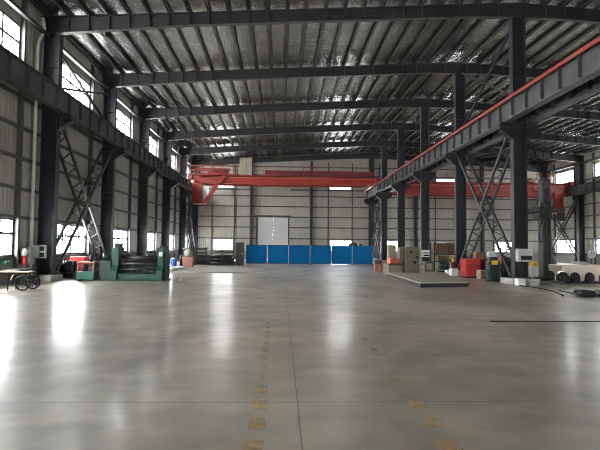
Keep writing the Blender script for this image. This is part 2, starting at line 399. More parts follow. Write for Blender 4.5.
for rn, x0, x1, br in ROWS:
    for y in FRAMES[:-1] + [63.9]:
        yy = 64 if y > 63 else y
        ztop = min(beam_top(x0), beam_top(x1)) - (0.73 if 'ridge' in rn else 0.84)
        o = h_column(x0, x1, y, 0.3, ztop, br).build('steel_column', 'steel')
        tag(o, None, 'column', kind='structure')
        if yy in ORD: o['label'] = '%s dark steel column standing along the %s' % (ORD[yy], rn)
        if y >= 63: f = MB().box(x0 - .3, x1 + .2, y - .7, y + .45, 0, .3)
        elif 'ridge' in rn: f = MB().box(11.35, 12.7, y - .5, y + .85, 0, .3)
        elif x0 < 0: f = MB().box(XL + .05, -10.85, y - .45, y + .85, 0, .3)
        else: f = MB().box(34.9, XR - .05, y - .5, y + .85, 0, .3)
        f.build('footing_slab', 'concrete', bevel=.02)['kind'] = 'structure'

# tapered roof beams, one per half frame
def roof_beam(xa, xb, y):
    m = MB(); n = 40; s = 1 if xb > xa else -1
    tops, bots = [], []
    L = abs(xb - xa)
    for i in range(n + 1):
        x = xa + (xb - xa) * i / n; d = abs(x - xa)
        dep = 0.86 - 0.24 * min(1, d / 7.5)
        if L - d < 2.2: dep = max(dep, 0.62 + 0.12 * (1 - (L - d) / 2.2))
        tops.append((x, beam_top(x))); bots.append((x, beam_top(x) - dep))
    yc = y + .18
    m.prism(tops + bots[::-1], 'y', yc - .012, yc + .012)
    for pts in (tops, bots):
        step = [pts[i] for i in range(0, n + 1, 4)]
        for (ax_, az), (bx, bz) in zip(step[:-1], step[1:]): m.bar((ax_, yc, az), (bx, yc, bz), .26, .03)
    for p in PURL:                                        # web stiffeners under the purlins
        if min(xa, xb) + .1 < p < max(xa, xb) - .1:
            d = abs(p - xa); dep = 0.86 - 0.24 * min(1, d / 7.5)
            m.box(p - .008, p + .008, yc - .12, yc + .12, beam_top(p) - dep + .02, beam_top(p) - .02)
    return m
for y in FRAMES[:-1] + [63.9]:
    yy = 64 if y > 63 else y
    for xa, xb, bn in ((-11.95, RIDGE, 'main bay'), (36.2, RIDGE, 'second bay')):
        o = roof_beam(xa, xb, y).build('roof_beam', 'beam'); tag(o, None, 'roof beam', kind='structure')
        if yy in ORD: o['label'] = '%s tapered dark roof beam across the %s' % (ORD[yy], bn)
for p in PURL:
    z = beam_top(p)
    m = MB(); m.prism([(p - .10, z + .015), (p + .01, z + .015), (p + .01, z + .19), (p + .08, z + .19), (p + .08, z + .21), (p - .01, z + .21), (p - .01, z + .035), (p - .10, z + .035)], 'y', Y0, Y1)
    m.build('purlin_beam', 'beam')['kind'] = 'structure'

# eave struts along the side walls
for x in (-11.55, 35.7):
    MB().box(x - .09, x + .09, Y0, Y1, beam_top(x) - 1.1, beam_top(x) - .95).build('strut_beam', 'beam')['kind'] = 'structure'

# ------------------------------------------------------------------ crane runway girders
def runway(xa, xb, strip_side, label):
    t = thing('crane_runway', label, 'crane runway', ((xa + xb) / 2, 0, 0))
    h = (xb - xa) / 2; ya, yb = Y0 + .05, Y1 - .6; m = MB()
    m.box(-h, h, ya, yb, 8.19, 8.23); m.box(-h, h, ya, yb, 9.21, 9.25); m.box(-.012, .012, ya, yb, 8.23, 9.21)
    s = m; y = ya + .6
    while y < yb - .3:
        s.box(-h + .03, -.012, y - .02, y + .02, 8.34, 9.2); s.box(.012, h - .03, y - .02, y + .02, 8.34, 9.2); y += 1.333
    MB().box(-.04, .04, ya, yb, 9.25, 9.37).build('rail', 'darksteel', t)
    if strip_side:
        e = strip_side * (h + .03)
        MB().box(min(e, e + strip_side * .06), max(e, e + strip_side * .06), ya, yb, 9.14, 9.30).build('conductor_bar', 'redstrip', t)
        k = m; y = ya + .5
        while y < yb: k.box(min(strip_side * h, e), max(strip_side * h, e), y - .03, y + .03, 9.17, 9.25); y += 2.666
    m.build('runway_girder', 'runway', t)
    return t
runway(-10.97, -10.6, 0, 'dark crane runway girder with rail along the wall with drain pipe')
runway(11.22, 11.62, -1, 'crane runway girder with red conductor bar along the ridge columns, main bay side')
runway(12.48, 12.9, 0, 'crane runway girder on the ridge columns, second bay side')
runway(34.85, 35.27, 0, 'crane runway girder along the far side wall of the second bay')

# ------------------------------------------------------------------ lattice bracing between columns
def lattice(m_parent, x0, x1, p, q, r=.05, n=22):
    # p, q: (y, z) ends; two chords at x0 and x1 with zigzag lacing
    m = MB(); d = Vector((0, q[0] - p[0], q[1] - p[1])); nrm = Vector((0, -d.z, d.y)).normalized()
    for x in (x0, x1): MB().bar((x, p[0], p[1]), (x, q[0], q[1]), .15, .10, (1, 0, 0)).build('chord', 'lattice', m_parent)
    l = MB()
    for i in range(n):
        a, b = i / n, (i + 1) / n
        A = Vector((x0 if i % 2 else x1, p[0] + d.y * a, p[1] + d.z * a)); B = Vector((x1 if i % 2 else x0, p[0] + d.y * b, p[1] + d.z * b))
        l.bar(A, B, .07, .04, (0, 0, 1))
    l.build('lacing', 'lattice', m_parent)
def cross_brace(x0, x1, ya, yb, label):
    t = thing('lattice_brace', label, 'cross brace', ((x0 + x1) / 2, (ya + yb) / 2, 0.3))
    ox, oy = (x0 + x1) / 2, (ya + yb) / 2
    for i, (p, q) in enumerate((((ya, .1), (yb, 7.7)), ((ya, 7.7), (yb, .1)))):
        lattice(t, x0 - ox + .015 * i, x1 - ox - .015 * i, (p[0] - oy, p[1]), (q[0] - oy, q[1]))
    for xx in (x0 - ox, x1 - ox): MB().box(xx - .012, xx + .012, -.3, .3, 3.6, 4.2).build('gusset_plate', 'lattice', t)
cross_brace(-11.70, -11.05, 24.5, 31.9, 'X-shaped lattice brace between the first two columns beside the wall')
cross_brace(11.75, 12.35, 24.5, 31.9, 'X-shaped lattice brace between the first two ridge columns, behind red cabinet')
cross_brace(-11.70, -11.05, 56.5, 63.8, 'X-shaped lattice brace by the wall beneath the crane cab, near end wall')
cross_brace(11.75, 12.35, 56.5, 63.8, 'X-shaped lattice brace between the last ridge columns beyond blue screens')
cross_brace(35.45, 35.9, 56.5, 63.8, 'X-shaped lattice brace before far side wall windows of the second bay')
def rod_brace(x, ya, yb, za, zb, label):
    t = thing('diagonal_brace', label, 'brace', (x, (ya + yb) / 2, za))
    oy = (ya + yb) / 2
    MB().bar((0, ya - oy, zb - za), (0, yb - oy, 0), .11, .11).build('brace_bar', 'beam', t)
    MB().bar((0.07, ya - oy, 0), (0.07, yb - oy, zb - za), .11, .11).build('brace_bar', 'beam', t)
rod_brace(12.05, 24.5, 31.9, 9.6, 13.6, 'thin crossed steel bars above the runway between first ridge columns')
rod_brace(-11.4, 24.5, 31.9, 9.6, 11.6, 'thin crossed steel bars before the second high window')

# tie rods under the roof
def tie(p, q, lab):
    tag(MB().tube(Vector(p) - Vector(p), Vector(q) - Vector(p), .018, 6).build('roof_tie_rod', 'beam', loc=p), lab, 'tie rod', 'roof tie rods')
for y in (24.4, 40.4):
    for a, b in ((-11, -5), (18, 24)):
        tie((a, y, beam_top(a) - .12), (b, y + 7.5, beam_top(b) - .12), 'thin slanting tie rod under the foil roof')

def pendant(x, y, ztop, zb, label):
    t = thing('pendant_lamp', label, 'lamp', (x, y, zb))
    MB().tube((0, 0, .25), (0, 0, ztop - zb), .02, 6).build('cord', 'beam', t)
    MB().lathe([(.16, 0), (.14, .1), (.05, .2), (.04, .27)], n=14).build('lamp_shade', 'beam', t, smooth=True)
pendant(3.1, 28.3, beam_top(3.1), 13.0 - .35, 'small dark lamp hanging under the main bay roof')
pendant(16.95, 28.3, beam_top(16.95), 13.0 - .6, 'small dark lamp hanging under the second bay roof')

# ------------------------------------------------------------------ overhead cranes
def crane(label, x0, x1, zb, zt, yc, cab_side, cabx, cabz, brace):
    t = thing('overhead_crane', label, 'overhead crane', ((x0 + x1) / 2, yc, 9.37))
    ox, oz = (x0 + x1) / 2, 9.37
    a, b = x0 + .42 - ox, x1 - .42 - ox; B, T = zb - oz, zt - oz
    for s, nm in ((-1, 'bridge_girder'), (1, 'bridge_girder')):
        yg = s * 1.05
        m = MB(); m.prism([(a, B + .35), (a + 1.4, B), (b - 1.4, B), (b, B + .35), (b, T), (a, T)], 'y', yg - .25, yg + .25)
        m.box(a, b, yg - .32, yg + .32, T, T + .03)
        g = m.build(nm, 'red', t)
        r = MB(); r.box(a, b, yg - .34, yg - .26, B + (T - B) * .72, B + (T - B) * .78); r.build('flange_strip', 'rust', g)
    for x, e in ((x0 - ox, 1), (x1 - ox, -1)):
        lo, hi = sorted((x + e * .02, x + e * .5))
        et = MB().box(lo, hi, -2.2, 2.2, .08, .55).build('end_truck', 'red', t)
        for yy in (-1.8, 1.8):
            MB().tube((lo + .12, yy, .17), (hi - .12, yy, .17), .16, 18).build('truck_wheel', 'darksteel', et, smooth=True)
    # railing and walkway
    m = MB(); yw = -1.75
    m.box(a + .6, b - .6, yw - .3, yw + .42, T - .08, T - .03); w = m.build('walkway', 'red', t)
    r = MB(); x = a + .7
    while x < b - .7: r.tube((x, yw - .28, T - .03), (x, yw - .28, T + 1.0), .02, 6); x += 1.55
    for z in (.5, 1.0): r.tube((a + .7, yw - .28, T + z), (b - .7, yw - .28, T + z), .02, 6)
    r.build('railing', 'redstrip', w)
    # trolley near the cab end
    tx = (a + 3.0) if cab_side < 0 else (b - 5.0)
    tr = MB().box(tx - 1.2, tx + 1.2, -1.25, 1.25, T + .18, T + .42).build('trolley', 'red', t)
    for xx in (-.8, .8):
        for yy in (-1.05, 1.05): MB().tube((tx + xx, yy - .06, T + .16), (tx + xx, yy + .06, T + .16), .14, 14).build('trolley_wheel', 'darksteel', tr, smooth=True)
    MB().tube((tx - .7, 0, T + .72), (tx + .7, 0, T + .72), .3, 18).build('hoist_drum', 'rust', tr, smooth=True)
    MB().box(tx + .75, tx + 1.1, -.4, .4, T + .42, T + .85).build('hoist_motor', 'darksteel', tr)
    # operator cab hung under the girder
    c0, c1 = cabx[0] - ox, cabx[1] - ox; z0, z1 = cabz[0] - oz, cabz[1] - oz
    cb = MB(); cb.box(c0, c1, -1.6, 0.2, z0, z0 + .8); cb.box(c0, c1, -1.6, .2, z1 - .25, z1)
    for xx in (c0, c1 - .1):
        for yy in (-1.6, .1): cb.box(xx, xx + .1, yy, yy + .1, z0 + .8, z1 - .25)
    cb.box(c0, c1 - .1, -1.58, -1.5, z0 + .8, z1 - .25)
    c = cb.build('operator_cab', 'red', t)
    MB().box(c0 - .05, c1 + .6 * (-cab_side if cab_side < 0 else 0), -1.8, .35, z0 - .1, z0).build('cab_platform', 'darkred', c)
    if brace:
        MB().box(c1 + .05, c1 + .75, -1.3, -1.25, z0 + .05, z1 - .35).build('cab_side_panel', 'white', c)
        MB().bar((c1 + .35, -1.75, z0), (c1 + 2.6, -1.75, T - .1), .3, .42).build('hanger_brace', 'red', c)
        MB().lathe([(.09, 0), (.12, .1), (.05, .16)], (c0 + .05, -1.75, z1 + .05), 12).build('cab_lamp', 'lamp', c)
    else:
        MB().bar((c0 - .2, -1.5, z1 - .9), (c0 - 2.6, -1.5, B + .9), .3, .22).build('hanger_brace', 'red', c)
    return t, T, a, b
t, T, a, b = crane('long red overhead crane spanning the main bay with hanging cab', -10.98, 11.62, 9.14, 10.1, 58.5, -1, (-10.5, -9.35), (6.8, 9.15), True)
ec = MB().box(-4.3 - .32 - .65, -3.55 - .32, -2.05, -1.35, T, T + 1.95).build('electric_cabinet', 'palebeige', t)
MB().box(-4.3 - .32 + .1, -4.3 - .32 + .14, -2.09, -2.05, T + .2, T + 1.8).build('cabinet_seam', 'girt', ec)
k = MB(); k.box(-2.3, b - .3, -1.72, -1.66, T + .12, T + .62); k.build('toe_board', 'darkred', t)
pf = MB(); pf.box(-11.75, -5.9, -1.9, -1.3, T + .02, T + .1); pf.build('end_platform', 'red', t)
pr = MB()
for x in (-11.7, -10.6, -9.5, -8.4, -7.3, -6.0): pr.box(x - .04, x + .04, -1.9, -1.82, T + .1, T + 1.05)
for z in (.5, 1.0): pr.box(-11.75, -5.95, -1.9, -1.84, T + z, T + z + .08)
pr.build('platform_railing', 'red', t)
MB().box(-11.0, -6.4, -1.5, -1.3, T + .5, T + .8).build('cable_tray', 'darkred', t)
t, T, a, b = crane('red overhead crane spanning the second bay beyond the ridge columns', 12.48, 35.25, 8.2, 9.7, 58.7, 1, (33.1, 34.2), (6.2, 8.75), False)
hb = MB().box(8.5, 8.8, -2.1, -1.8, T + .05, T + .75).build('hook_block', 'cream', t)
MB().tube((8.65, -1.95, T + .75), (8.65, -1.95, T + 1.4), .04, 8).build('hook_rope', 'yellow', hb)
# ------------------------------------------------------------------ fittings along the wall with the drain pipe
t = thing('drain_pipe', 'white plastic drain pipe with elbow beside the first wall column', 'drain pipe', (-11.83, 23.6, 0.31))
MB().path([(0, 0, 0), (0, 0, 5), (0, 0, 10.9), (.04, 0, 11.3), (.22, 0, 11.65), (.28, 0, 11.9), (.2, 0, 12.4)], .075, 12).build('pipe', 'pvc', t, smooth=True)
for z in (2.5, 5.5, 8.5): MB().tube((0, 0, z), (0, 0, z + .12), .09, 12).build('pipe_collar', 'pvc', t, smooth=True)

t = thing('meter_box', 'pale grey meter box with two dark displays on the first wall column', 'electrical box', (-11.56, 23.97, 1.1))
MB().box(-.31, .31, -.2, 0, 0, .64).build('housing', 'grey', t, bevel=.015)
MB().box(.05, .26, -.215, -.2, .36, .57).build('display', 'screen', t)
MB().box(.05, .26, -.215, -.2, .07, .28).build('display', 'screen', t)
MB().box(-.27, -.02, -.21, -.2, .05, .59).build('door', 'white', t)

t = thing('hose_cabinet', 'grey hose cabinet on the wall beside the drain pipe', 'hose cabinet', (-11.76, 23.05, .84))
MB().box(-.2, .2, 0, .35, 0, .8).build('body', 'grey', t, bevel=.01)
MB().box(-.14, .16, -.02, 0, .08, .72).build('door', 'white', t)
MB().box(.1, .13, -.04, -.02, .36, .46).build('handle', 'darksteel', t)
t = thing('fire_extinguisher', 'red and white extinguisher cylinder hung beside the grey hose cabinet', 'fire extinguisher', (-11.72, 22.78, .82))
MB().lathe([(.02, 0), (.13, .01), (.14, .04), (.14, .42)], n=18).build('tank', 'redcab', t, smooth=True)
MB().lathe([(.142, .42), (.142, .7), (.09, .76), (.03, .79)], n=18).build('upper_tank', 'white', t, smooth=True)
MB().box(-.03, .03, -.1, .05, .79, .84).build('valve_handle', 'black', t)
MB().box(-.245, -.12, -.04, .04, .1, .7).build('wall_bracket', 'darksteel', t)

t = thing('exit_sign', 'small green exit sign with white running figure low on the wall', 'exit sign', (-11.965, 21.8, .9))
MB().box(0, .02, -.3, .3, 0, .25).build('plate', 'exitgreen', t)
m = MB(); m.box(.02, .025, -.13, -.05, .17, .22)
for p, q in (((-.09, .16), (-.07, .09)), ((-.07, .09), (-.01, .05)), ((-.07, .1), (-.14, .04)), ((-.09, .15), (-.02, .12)), ((-.09, .15), (-.16, .13))):
    m.bar((.0225, p[0], p[1]), (.0225, q[0], q[1]), .03, .005, (1, 0, 0))
m.bar((.0225, .06, .125), (.0225, .22, .125), .03, .005, (1, 0, 0)); m.bar((.0225, .22, .125), (.0225, .17, .18), .03, .005, (1, 0, 0)); m.bar((.0225, .22, .125), (.0225, .17, .07), .03, .005, (1, 0, 0))
m.build('running_figure_arrow', 'white', t)

def cart(name, label, loc, rz, deckmat):
    t = thing(name, label, 'hand cart', loc, rz, )
    d = MB()
    for i in range(5): d.box(-.75, .62, -.34 + i * .137, -.34 + i * .137 + .13, .68, .72)
    d.build('deck', deckmat, t)
    f = MB(); f.bar((-.75, -.3, .65), (.6, -.3, .65), .05, .06); f.bar((-.75, .3, .65), (.6, .3, .65), .05, .06)
    f.tube((.5, -.4, .3), (.5, .4, .3), .025, 8)
    for y in (-.3, .3): f.bar((.5, y, .3), (.4, y, .65), .04, .04); f.bar((.5, y, .3), (.58, y, .65), .04, .04)
    f.build('frame', 'darksteel', t)
    for y in (-.38, .38):
        w = MB().torus((.5, y, .3), .27, .03, 'y').build('wheel', 'black', t, smooth=True)
        s = MB()
        for k in range(8):
            a = PI * k / 4; s.tube((.5, y, .3), (.5 + .26 * math.cos(a), y, .3 + .26 * math.sin(a)), .012, 6)
        s.tube((.5, y - .05, .3), (.5, y + .05, .3), .045, 12); s.build('spoke', 'darksteel', w)
    for y in (-.28, .28):
        MB().tube((-.1, y, 0), (-.08, y, .66), .02, 8).build('leg', 'darksteel', t)
        MB().path([(-.6, y, .66), (-.85, y, .62), (-1.1, y, .48), (-1.25, y, .3)], .022, 8).build('handle', 'wood', t, smooth=True)
    return t
cart('hand_cart', 'flat wooden hand cart on two spoked wheels below the first column', (-10.3, 19.1, 0), 0, 'wood')
t2 = cart('hand_cart', 'darker hand cart pushed close to the wall behind the nearer cart', (-11.2, 21.2, 0), PI / 2, 'darksteel')
tag(MB().box(-.32, .32, -.05, .05, 0, .03).build('timber_offcut', 'wood', loc=(-10.45, 19.1, .721), rz=.3), 'short timber offcut lying on the nearer hand cart', 'timber')

# machinery beside the plate roller
t = thing('hose_reel_machine', 'dark green motor on a stand behind the first wall column base', 'motor', (-11.2, 26.05, 0))
MB().box(-.5, .3, -.3, .3, 0, .25).build('stand', 'dgreen', t)
MB().tube((-.45, 0, .6), (.2, 0, .6), .32, 20).build('motor_housing', 'dgreen', t, smooth=True)
MB().torus((.26, 0, .6), .28, .05, 'x').build('drive_pulley', 'black', t, smooth=True)
MB().path([(-.2, -.2, .85), (-.1, -.35, 1.0), (.15, -.4, .8), (.3, -.4, .3), (.2, -.45, .04)], .04, 8).build('cable', 'black', t, smooth=True)

t = thing('tool_cabinet', 'red steel tool cabinet beside the wall under second low window', 'cabinet', (-11.2, 27.3, 0))
MB().box(-.42, .42, -.3, .3, .18, 1.12).build('body', 'redcab', t, bevel=.02)
MB().box(-.38, .38, -.32, -.3, .5, 1.05).build('door', 'redcab', t); MB().box(-.38, .38, -.33, -.3, .22, .46).build('drawer', 'darkred', t)
for x in (-.36, .36):
    for y in (-.24, .24): MB().box(x - .03, x + .03, y - .03, y + .03, 0, .18).build('leg', 'black', t)
MB().box(-.15, .15, -.35, -.33, .38, .41).build('handle', 'darksteel', t)

t = thing('hydraulic_unit', 'small green power unit with rusty red top rail beside plate roller', 'power unit', (-9.6, 24.45, 0))
MB().box(-.42, .42, -.4, .4, .06, .46).build('oil_tank', 'midgreen', t, bevel=.02)
for x in (-.38, .38):
    for y in (-.36, .36): MB().box(x - .03, x + .03, y - .03, y + .03, .46, .88).build('post', 'rust', t)
MB().box(-.45, .45, -.42, .42, .88, .93).build('top_shelf', 'rust', t)
mo = MB().tube((-.15, 0, .46), (-.15, 0, .8), .13, 16).build('motor', 'darksteel', t, smooth=True)
MB().box(.05, .28, -.15, .15, .46, .7).build('valve_block', 'darksteel', t)
for x in (-.36, .36): MB().box(x - .05, x + .05, -.38, .38, 0, .06).build('skid', 'black', t)
tag(MB().lathe([(.1, 0), (.1, .26), (.04, .32), (.03, .36)], n=14).build('oil_can', 'darksteel', loc=(-9.45, 24.4, .931), smooth=True), 'dark oil can standing on the rusty top of green power unit', 'can')

# plate rolling machine
t = thing('plate_rolling_machine', 'long green plate rolling machine with dark steel rollers', 'rolling machine', (-7.2, 24.9, 0))
def housing(x0, x1, h):
    m = MB(); m.prism([(-.75, 0), (.75, 0), (.75, .5), (.5, .75), (.5, h), (-.5, h), (-.5, .75), (-.75, .5)], 'x', x0, x1); return m
hl = housing(-1.24, -.92, 1.66).build('end_housing', 'green', t, bevel=.02)
MB().box(-1.2, -.96, -.3, .3, 1.66, 1.86).build('screw_cap', 'black', hl)
hr = housing(1.02, 1.32, 1.62).build('end_housing', 'green', t, bevel=.02)
MB().box(1.08, 1.26, -.52, -.5, 1.22, 1.45).build('name_plate', 'white', hr)
MB().box(1.07, 1.27, -.25, .25, 1.62, 1.74).build('screw_cap', 'dgreen', hr)
MB().box(1.33, 1.42, -.45, .45, .06, 1.4).build('bearing_cover', 'dgreen', t, bevel=.03)
for y, z, r, mm in ((0, 1.14, .11, 'rollsteel'), (-.26, .84, .09, 'rollsteel'), (.26, .84, .09, 'rollsteel'), (-.4, 1.02, .05, 'darksteel'), (-.42, .56, .05, 'rollsteel')):
    MB().tube((-.93, y, z), (1.03, y, z), r, 22).build('roller', mm, t, smooth=True)
MB().box(-.925, 1.025, -.62, .62, .06, .36).build('bed', 'green', t, bevel=.02)
MB().box(-1.9, 1.45, -.7, .7, 0, .06).build('base_plate', 'dgreen', t)
MB().box(-.925, 1.025, .3, .36, .36, 1.05).build('rear_guard', 'dgreen', t)
for x in (-.3, .3, .75): MB().box(x - .05, x + .05, -.36, -.26, .36, .68).build('roller_support', 'dgreen', t)
gb = MB().box(-1.85, -1.25, -.6, .6, .06, 1.0).build('gear_box', 'dgreen', t, bevel=.03)
MB().tube((-1.62, -.1, 1.0), (-1.62, -.1, 1.35), .2, 18).build('drive_motor', 'dgreen', gb, smooth=True)
MB().tube((-1.9, 0, .55), (-1.85, 0, .55), .3, 20).build('gear_cover', 'black', gb, smooth=True)
tag(MB().box(-.14, .14, -.1, .1, 0, .12).build('metal_block', 'grey', loc=(-5.05, 24.6, 0), bevel=.02), 'small pale block on the floor beside the plate roller end', 'block')

# ------------------------------------------------------------------ far end of the main bay
o = MB().box(-3.8, 3.9, -3.3, 3.3, 0, .07).build('floor_plate', 'platetop', loc=(-5.1, 35.1, 0)); tag(o, 'thin wide steel plate lying on the floor behind the plate roller', 'steel plate')
tag(MB().box(-.75, .75, -2.2, 2.2, 0, .12).build('white_board', 'white', loc=(-8.0, 34.6, .071), bevel=.01), 'long white board lying on the wide thin floor plate', 'board')
t = thing('barrel', 'blue plastic barrel standing beyond the plate roller', 'barrel', (-8.65, 39.2, 0))
MB().lathe([(.2, 0), (.23, .04), (.24, .2), (.225, .24), (.24, .28), (.24, .5), (.225, .54), (.24, .58), (.22, .72)], n=22).build('drum', 'drumblue', t, smooth=True)
MB().lathe([(.22, .72), (.2, .76), (.08, .77)], n=22).build('lid', 'white', t, smooth=True)
t = thing('scrap_bin', 'terracotta coloured steel bin beside the blue barrel', 'bin', (-7.5, 39.4, 0))
MB().prism([(-.36, .04), (.36, .04), (.42, .78), (-.42, .78)], 'y', -.4, .4).build('body', 'terracotta', t)
MB().box(-.45, .45, -.43, .43, .78, .84).build('rim', 'terracotta', t)
for x in (-.28, .28): MB().box(x - .05, x + .05, -.38, .38, 0, .05).build('skid', 'black', t)
def sack():
    m = MB(); n, k = 14, 7
    for j in range(k):
        z = .62 * j / (k - 1); r = .34 * (1 - (2 * j / (k - 1) - 1) ** 4 * .75)
        for i in range(n):
            a = 2 * PI * i / n; q = r * (1 + .12 * noise.noise(Vector((math.cos(a) * 2, math.sin(a) * 2, z * 5)))); m.v.append((q * math.cos(a), q * .8 * math.sin(a), z))
    m.f = [(j * n + i, j * n + (i + 1) % n, (j + 1) * n + (i + 1) % n, (j + 1) * n + i) for j in range(k - 1) for i in range(n)] + [tuple(range(n))[::-1], tuple(range((k - 1) * n, k * n))]
    return m
tag(sack().build('sack', 'sack', loc=(-7.5, 39.4, .845), smooth=True), 'pale greenish sack standing on top of the terracotta bin', 'sack')
t = thing('gas_bottle', 'dark green gas bottle between blue barrel and terracotta bin', 'gas bottle', (-8.15, 39.7, 0))
MB().lathe([(.1, 0), (.115, .03), (.115, .85), (.08, .96), (.035, 1.0)], n=16).build('tank', 'dgreen', t, smooth=True)
MB().tube((0, 0, 1.0), (0, 0, 1.08), .03, 8).build('valve', 'darksteel', t)

# bar racks before the end wall, with loose bars on their arms
def rack(label, x, y, w, h, levels, group):
    t = thing('bar_rack', label, 'rack', (x, y, 0))
    for xx in (-w / 2 + .12, 0, w / 2 - .12):
        MB().box(xx - .05, xx + .05, .09, .19, .0, h).build('upright', 'darksteel', t)
        MB().box(xx - .06, xx + .06, -.55, .55, 0, .06).build('foot', 'darksteel', t)
        for z in levels:
            MB().box(xx - .03, xx + .03, -.56, .09, z - .05, z).build('arm', 'darksteel', t)
    MB().box(-w / 2, w / 2, .19, .24, h - .14, h - .06).build('tie_beam', 'darksteel', t)
    return t
L1 = (.12, .4, .72, 1.04, 1.38); L2 = (.12, .45, .8, 1.12)
rack('open rack of dark bars near the corner, beside terracotta bin', -7.95, 44.9, 2.3, 1.62, L1, '')
rack('lower rack of dark bars between open rack and dark cabinet', -5.45, 44.9, 2.3, 1.3, L2, '')
for gi, (x, w, lv, gname, lab) in enumerate(((-7.95, 2.2, L1, 'bars in the open rack', 'dark steel bar in the open rack near the corner'), (-5.45, 2.2, L2, 'bars in the lower rack', 'dark steel bar in the lower rack beside dark cabinet'))):
    for z in lv:
        for k in range(4):
            r = .055 if gi == 0 else .07
            ln = w * random.uniform(.85, 1.0) / 2
            o = MB().tube((-ln, 0, 0), (ln, 0, 0), r, 10).build('steel_bar', 'darksteel' if (k + gi) % 2 else 'rollsteel', loc=(x + random.uniform(-.05, .05), 44.9 - .48 + k * .145, z + r + .001), smooth=True)
            tag(o, lab, 'steel bar', gname)
tag(MB().box(-.75, .7, -.2, .2, 0, .12).build('timber_plank', 'wood', loc=(-5.4, 44.55, 1.29)), 'pale plank lying on top of the lower bar rack', 'plank')
for k in range(3):
    tag(MB().box(-2.3 + .1 * k, 2.35 - .15 * k, -.3, .3, 0, .3).build('steel_slab', 'darksteel', loc=(-6.65, 45.75, .301 * k)), ('long dark steel slab on the floor behind the bar racks', 'long dark steel slab in the middle of the stack behind racks', 'long dark steel slab topping the stack behind the bar racks')[k], 'steel slab')
t = thing('dark_cabinet', 'tall dark cabinet beside the first blue screen', 'cabinet', (-3.85, 45.4, 0))
MB().box(-.36, .36, -.3, .3, 0, 2.1).build('body', 'black', t); MB().box(-.32, .32, -.32, -.3, .1, 2.0).build('door', 'darksteel', t); MB().box(.22, .26, -.35, -.32, .95, 1.15).build('handle', 'grey', t)

# blue screens
xa, ya, xb, yb = -3.42, 46.9, 9.22, 47.7
ang = math.atan2(yb - ya, xb - xa); step = math.hypot(xb - xa, yb - ya) / 6
SCR = ['first blue screen panel, nearest to dark cabinet', 'second blue screen panel from the dark cabinet', 'third blue screen panel from the dark cabinet', 'fourth blue screen panel from the dark cabinet', 'fifth blue screen panel from the dark cabinet', 'last blue screen panel, nearest the ridge columns']
def screen():
    t = thing('screen_panel', SCR[0], 'screen', group='blue screens across the hall')
    h = step / 2 - .012
    MB().box(-h + .05, h - .05, -.02, .02, .1, 1.86).build('sheet', 'blue', t)
    f = MB(); f.box(-h, -h + .05, -.03, .03, 0, 1.92); f.box(h - .05, h, -.03, .03, 0, 1.92); f.box(-h + .05, h - .05, -.025, .025, 1.86, 1.9); f.box(-h + .05, h - .05, -.025, .025, .06, .1)
    f.build('frame', 'lattice', t)
    MB().box(h - .05, h, -.04, -.03, .05, 1.92).build('edge_strip', 'grey', t)
    for x in (-h + .03, h - .03): MB().box(x - .03, x + .03, -.35, .35, 0, .04).build('foot', 'darksteel', t)
    return t
s0 = screen()
for i in range(6):
    o = s0 if i == 0 else copy_tree(s0)
    u = (i + .5) / 6; o.location = (xa + (xb - xa) * u, ya + (yb - ya) * u, 0); o.rotation_euler = (0, 0, ang); o['label'] = SCR[i]
t = thing('covered_machine', 'dark machine with rounded top behind the fifth blue screen', 'machine', (7.9, 50.5, 0))
MB().box(-.9, .7, -.5, .5, 0, 1.6).build('body', 'black', t); MB().tube((-.3, -.5, 1.75), (-.3, .5, 1.75), .5, 20).build('drum', 'darksteel', t, smooth=True)
MB().box(.3, .6, -.3, .3, 1.6, 2.1).build('head', 'darksteel', t)

# ------------------------------------------------------------------ beside the ridge columns
t = thing('layout_plate', 'raised beige steel plate on dark frame lying on the open floor', 'steel plate', (0, 0, 0))
Q = [(6.2, 21.25), (8.72, 21.95), (9.75, 29.2), (6.55, 29.5)]
MB().prism(Q, 'z', .18, .24).build('plate_top', 'platetop', t)
cx = sum(q[0] for q in Q) / 4; cy = sum(q[1] for q in Q) / 4
MB().prism([(cx + (x - cx) * .97, cy + (y - cy) * .985) for x, y in Q], 'z', 0, .18).build('support_frame', 'black', t)

t = thing('low_machine_cabinet', 'low beige machine cabinet with pale inset panels behind raised plate', 'machine cabinet', (7.3, 31.0, 0), 0.25)
MB().box(-.52, .5, -.4, .4, 0, .68).build('body', 'beige', t, bevel=.02); MB().box(-.55, .53, -.43, .43, .68, .74).build('top', 'darksteel', t)
MB().box(-.4, .38, -.42, -.4, .12, .58).build('front_panel', 'palebeige', t)
tag(MB().prism([(-.32, 0), (.32, 0), (.32, .3), (.2, .36), (-.25, .36), (-.32, .26)], 'y', -.25, .25).build('red_cover', 'salmon', loc=(7.28, 31.0, .742), rz=.25, bevel=.02), 'salmon red cover sitting on the low beige cabinet', 'cover')
t = thing('machine_tool', 'tall beige machine tool housing with dark round openings', 'machine tool', (8.4, 31.1, 0))
MB().box(-.42, .5, -.5, .5, .05, 1.82).build('column_housing', 'beige', t, bevel=.03)
MB().box(-.75, -.42, -.3, .45, .8, 1.78).build('head_stock', 'beige', t, bevel=.03)
MB().box(-.5, .58, -.55, .55, 0, .05).build('base_plate', 'black', t)
for x, z, r in ((-.02, 1.48, .09), (.18, .82, .11), (.34, 1.15, .09)): MB().tube((x, -.53, z), (x, -.5, z), r, 20).build('port', 'black', t, smooth=True)
MB().box(-.46, -.42, -.45, .3, .1, 1.7).build('side_seam', 'darksteel', t)
t = thing('pale_cabinet', 'pale beige cabinet in front of the end wall window by ridge columns', 'cabinet', (9.85, 42.5, 0))
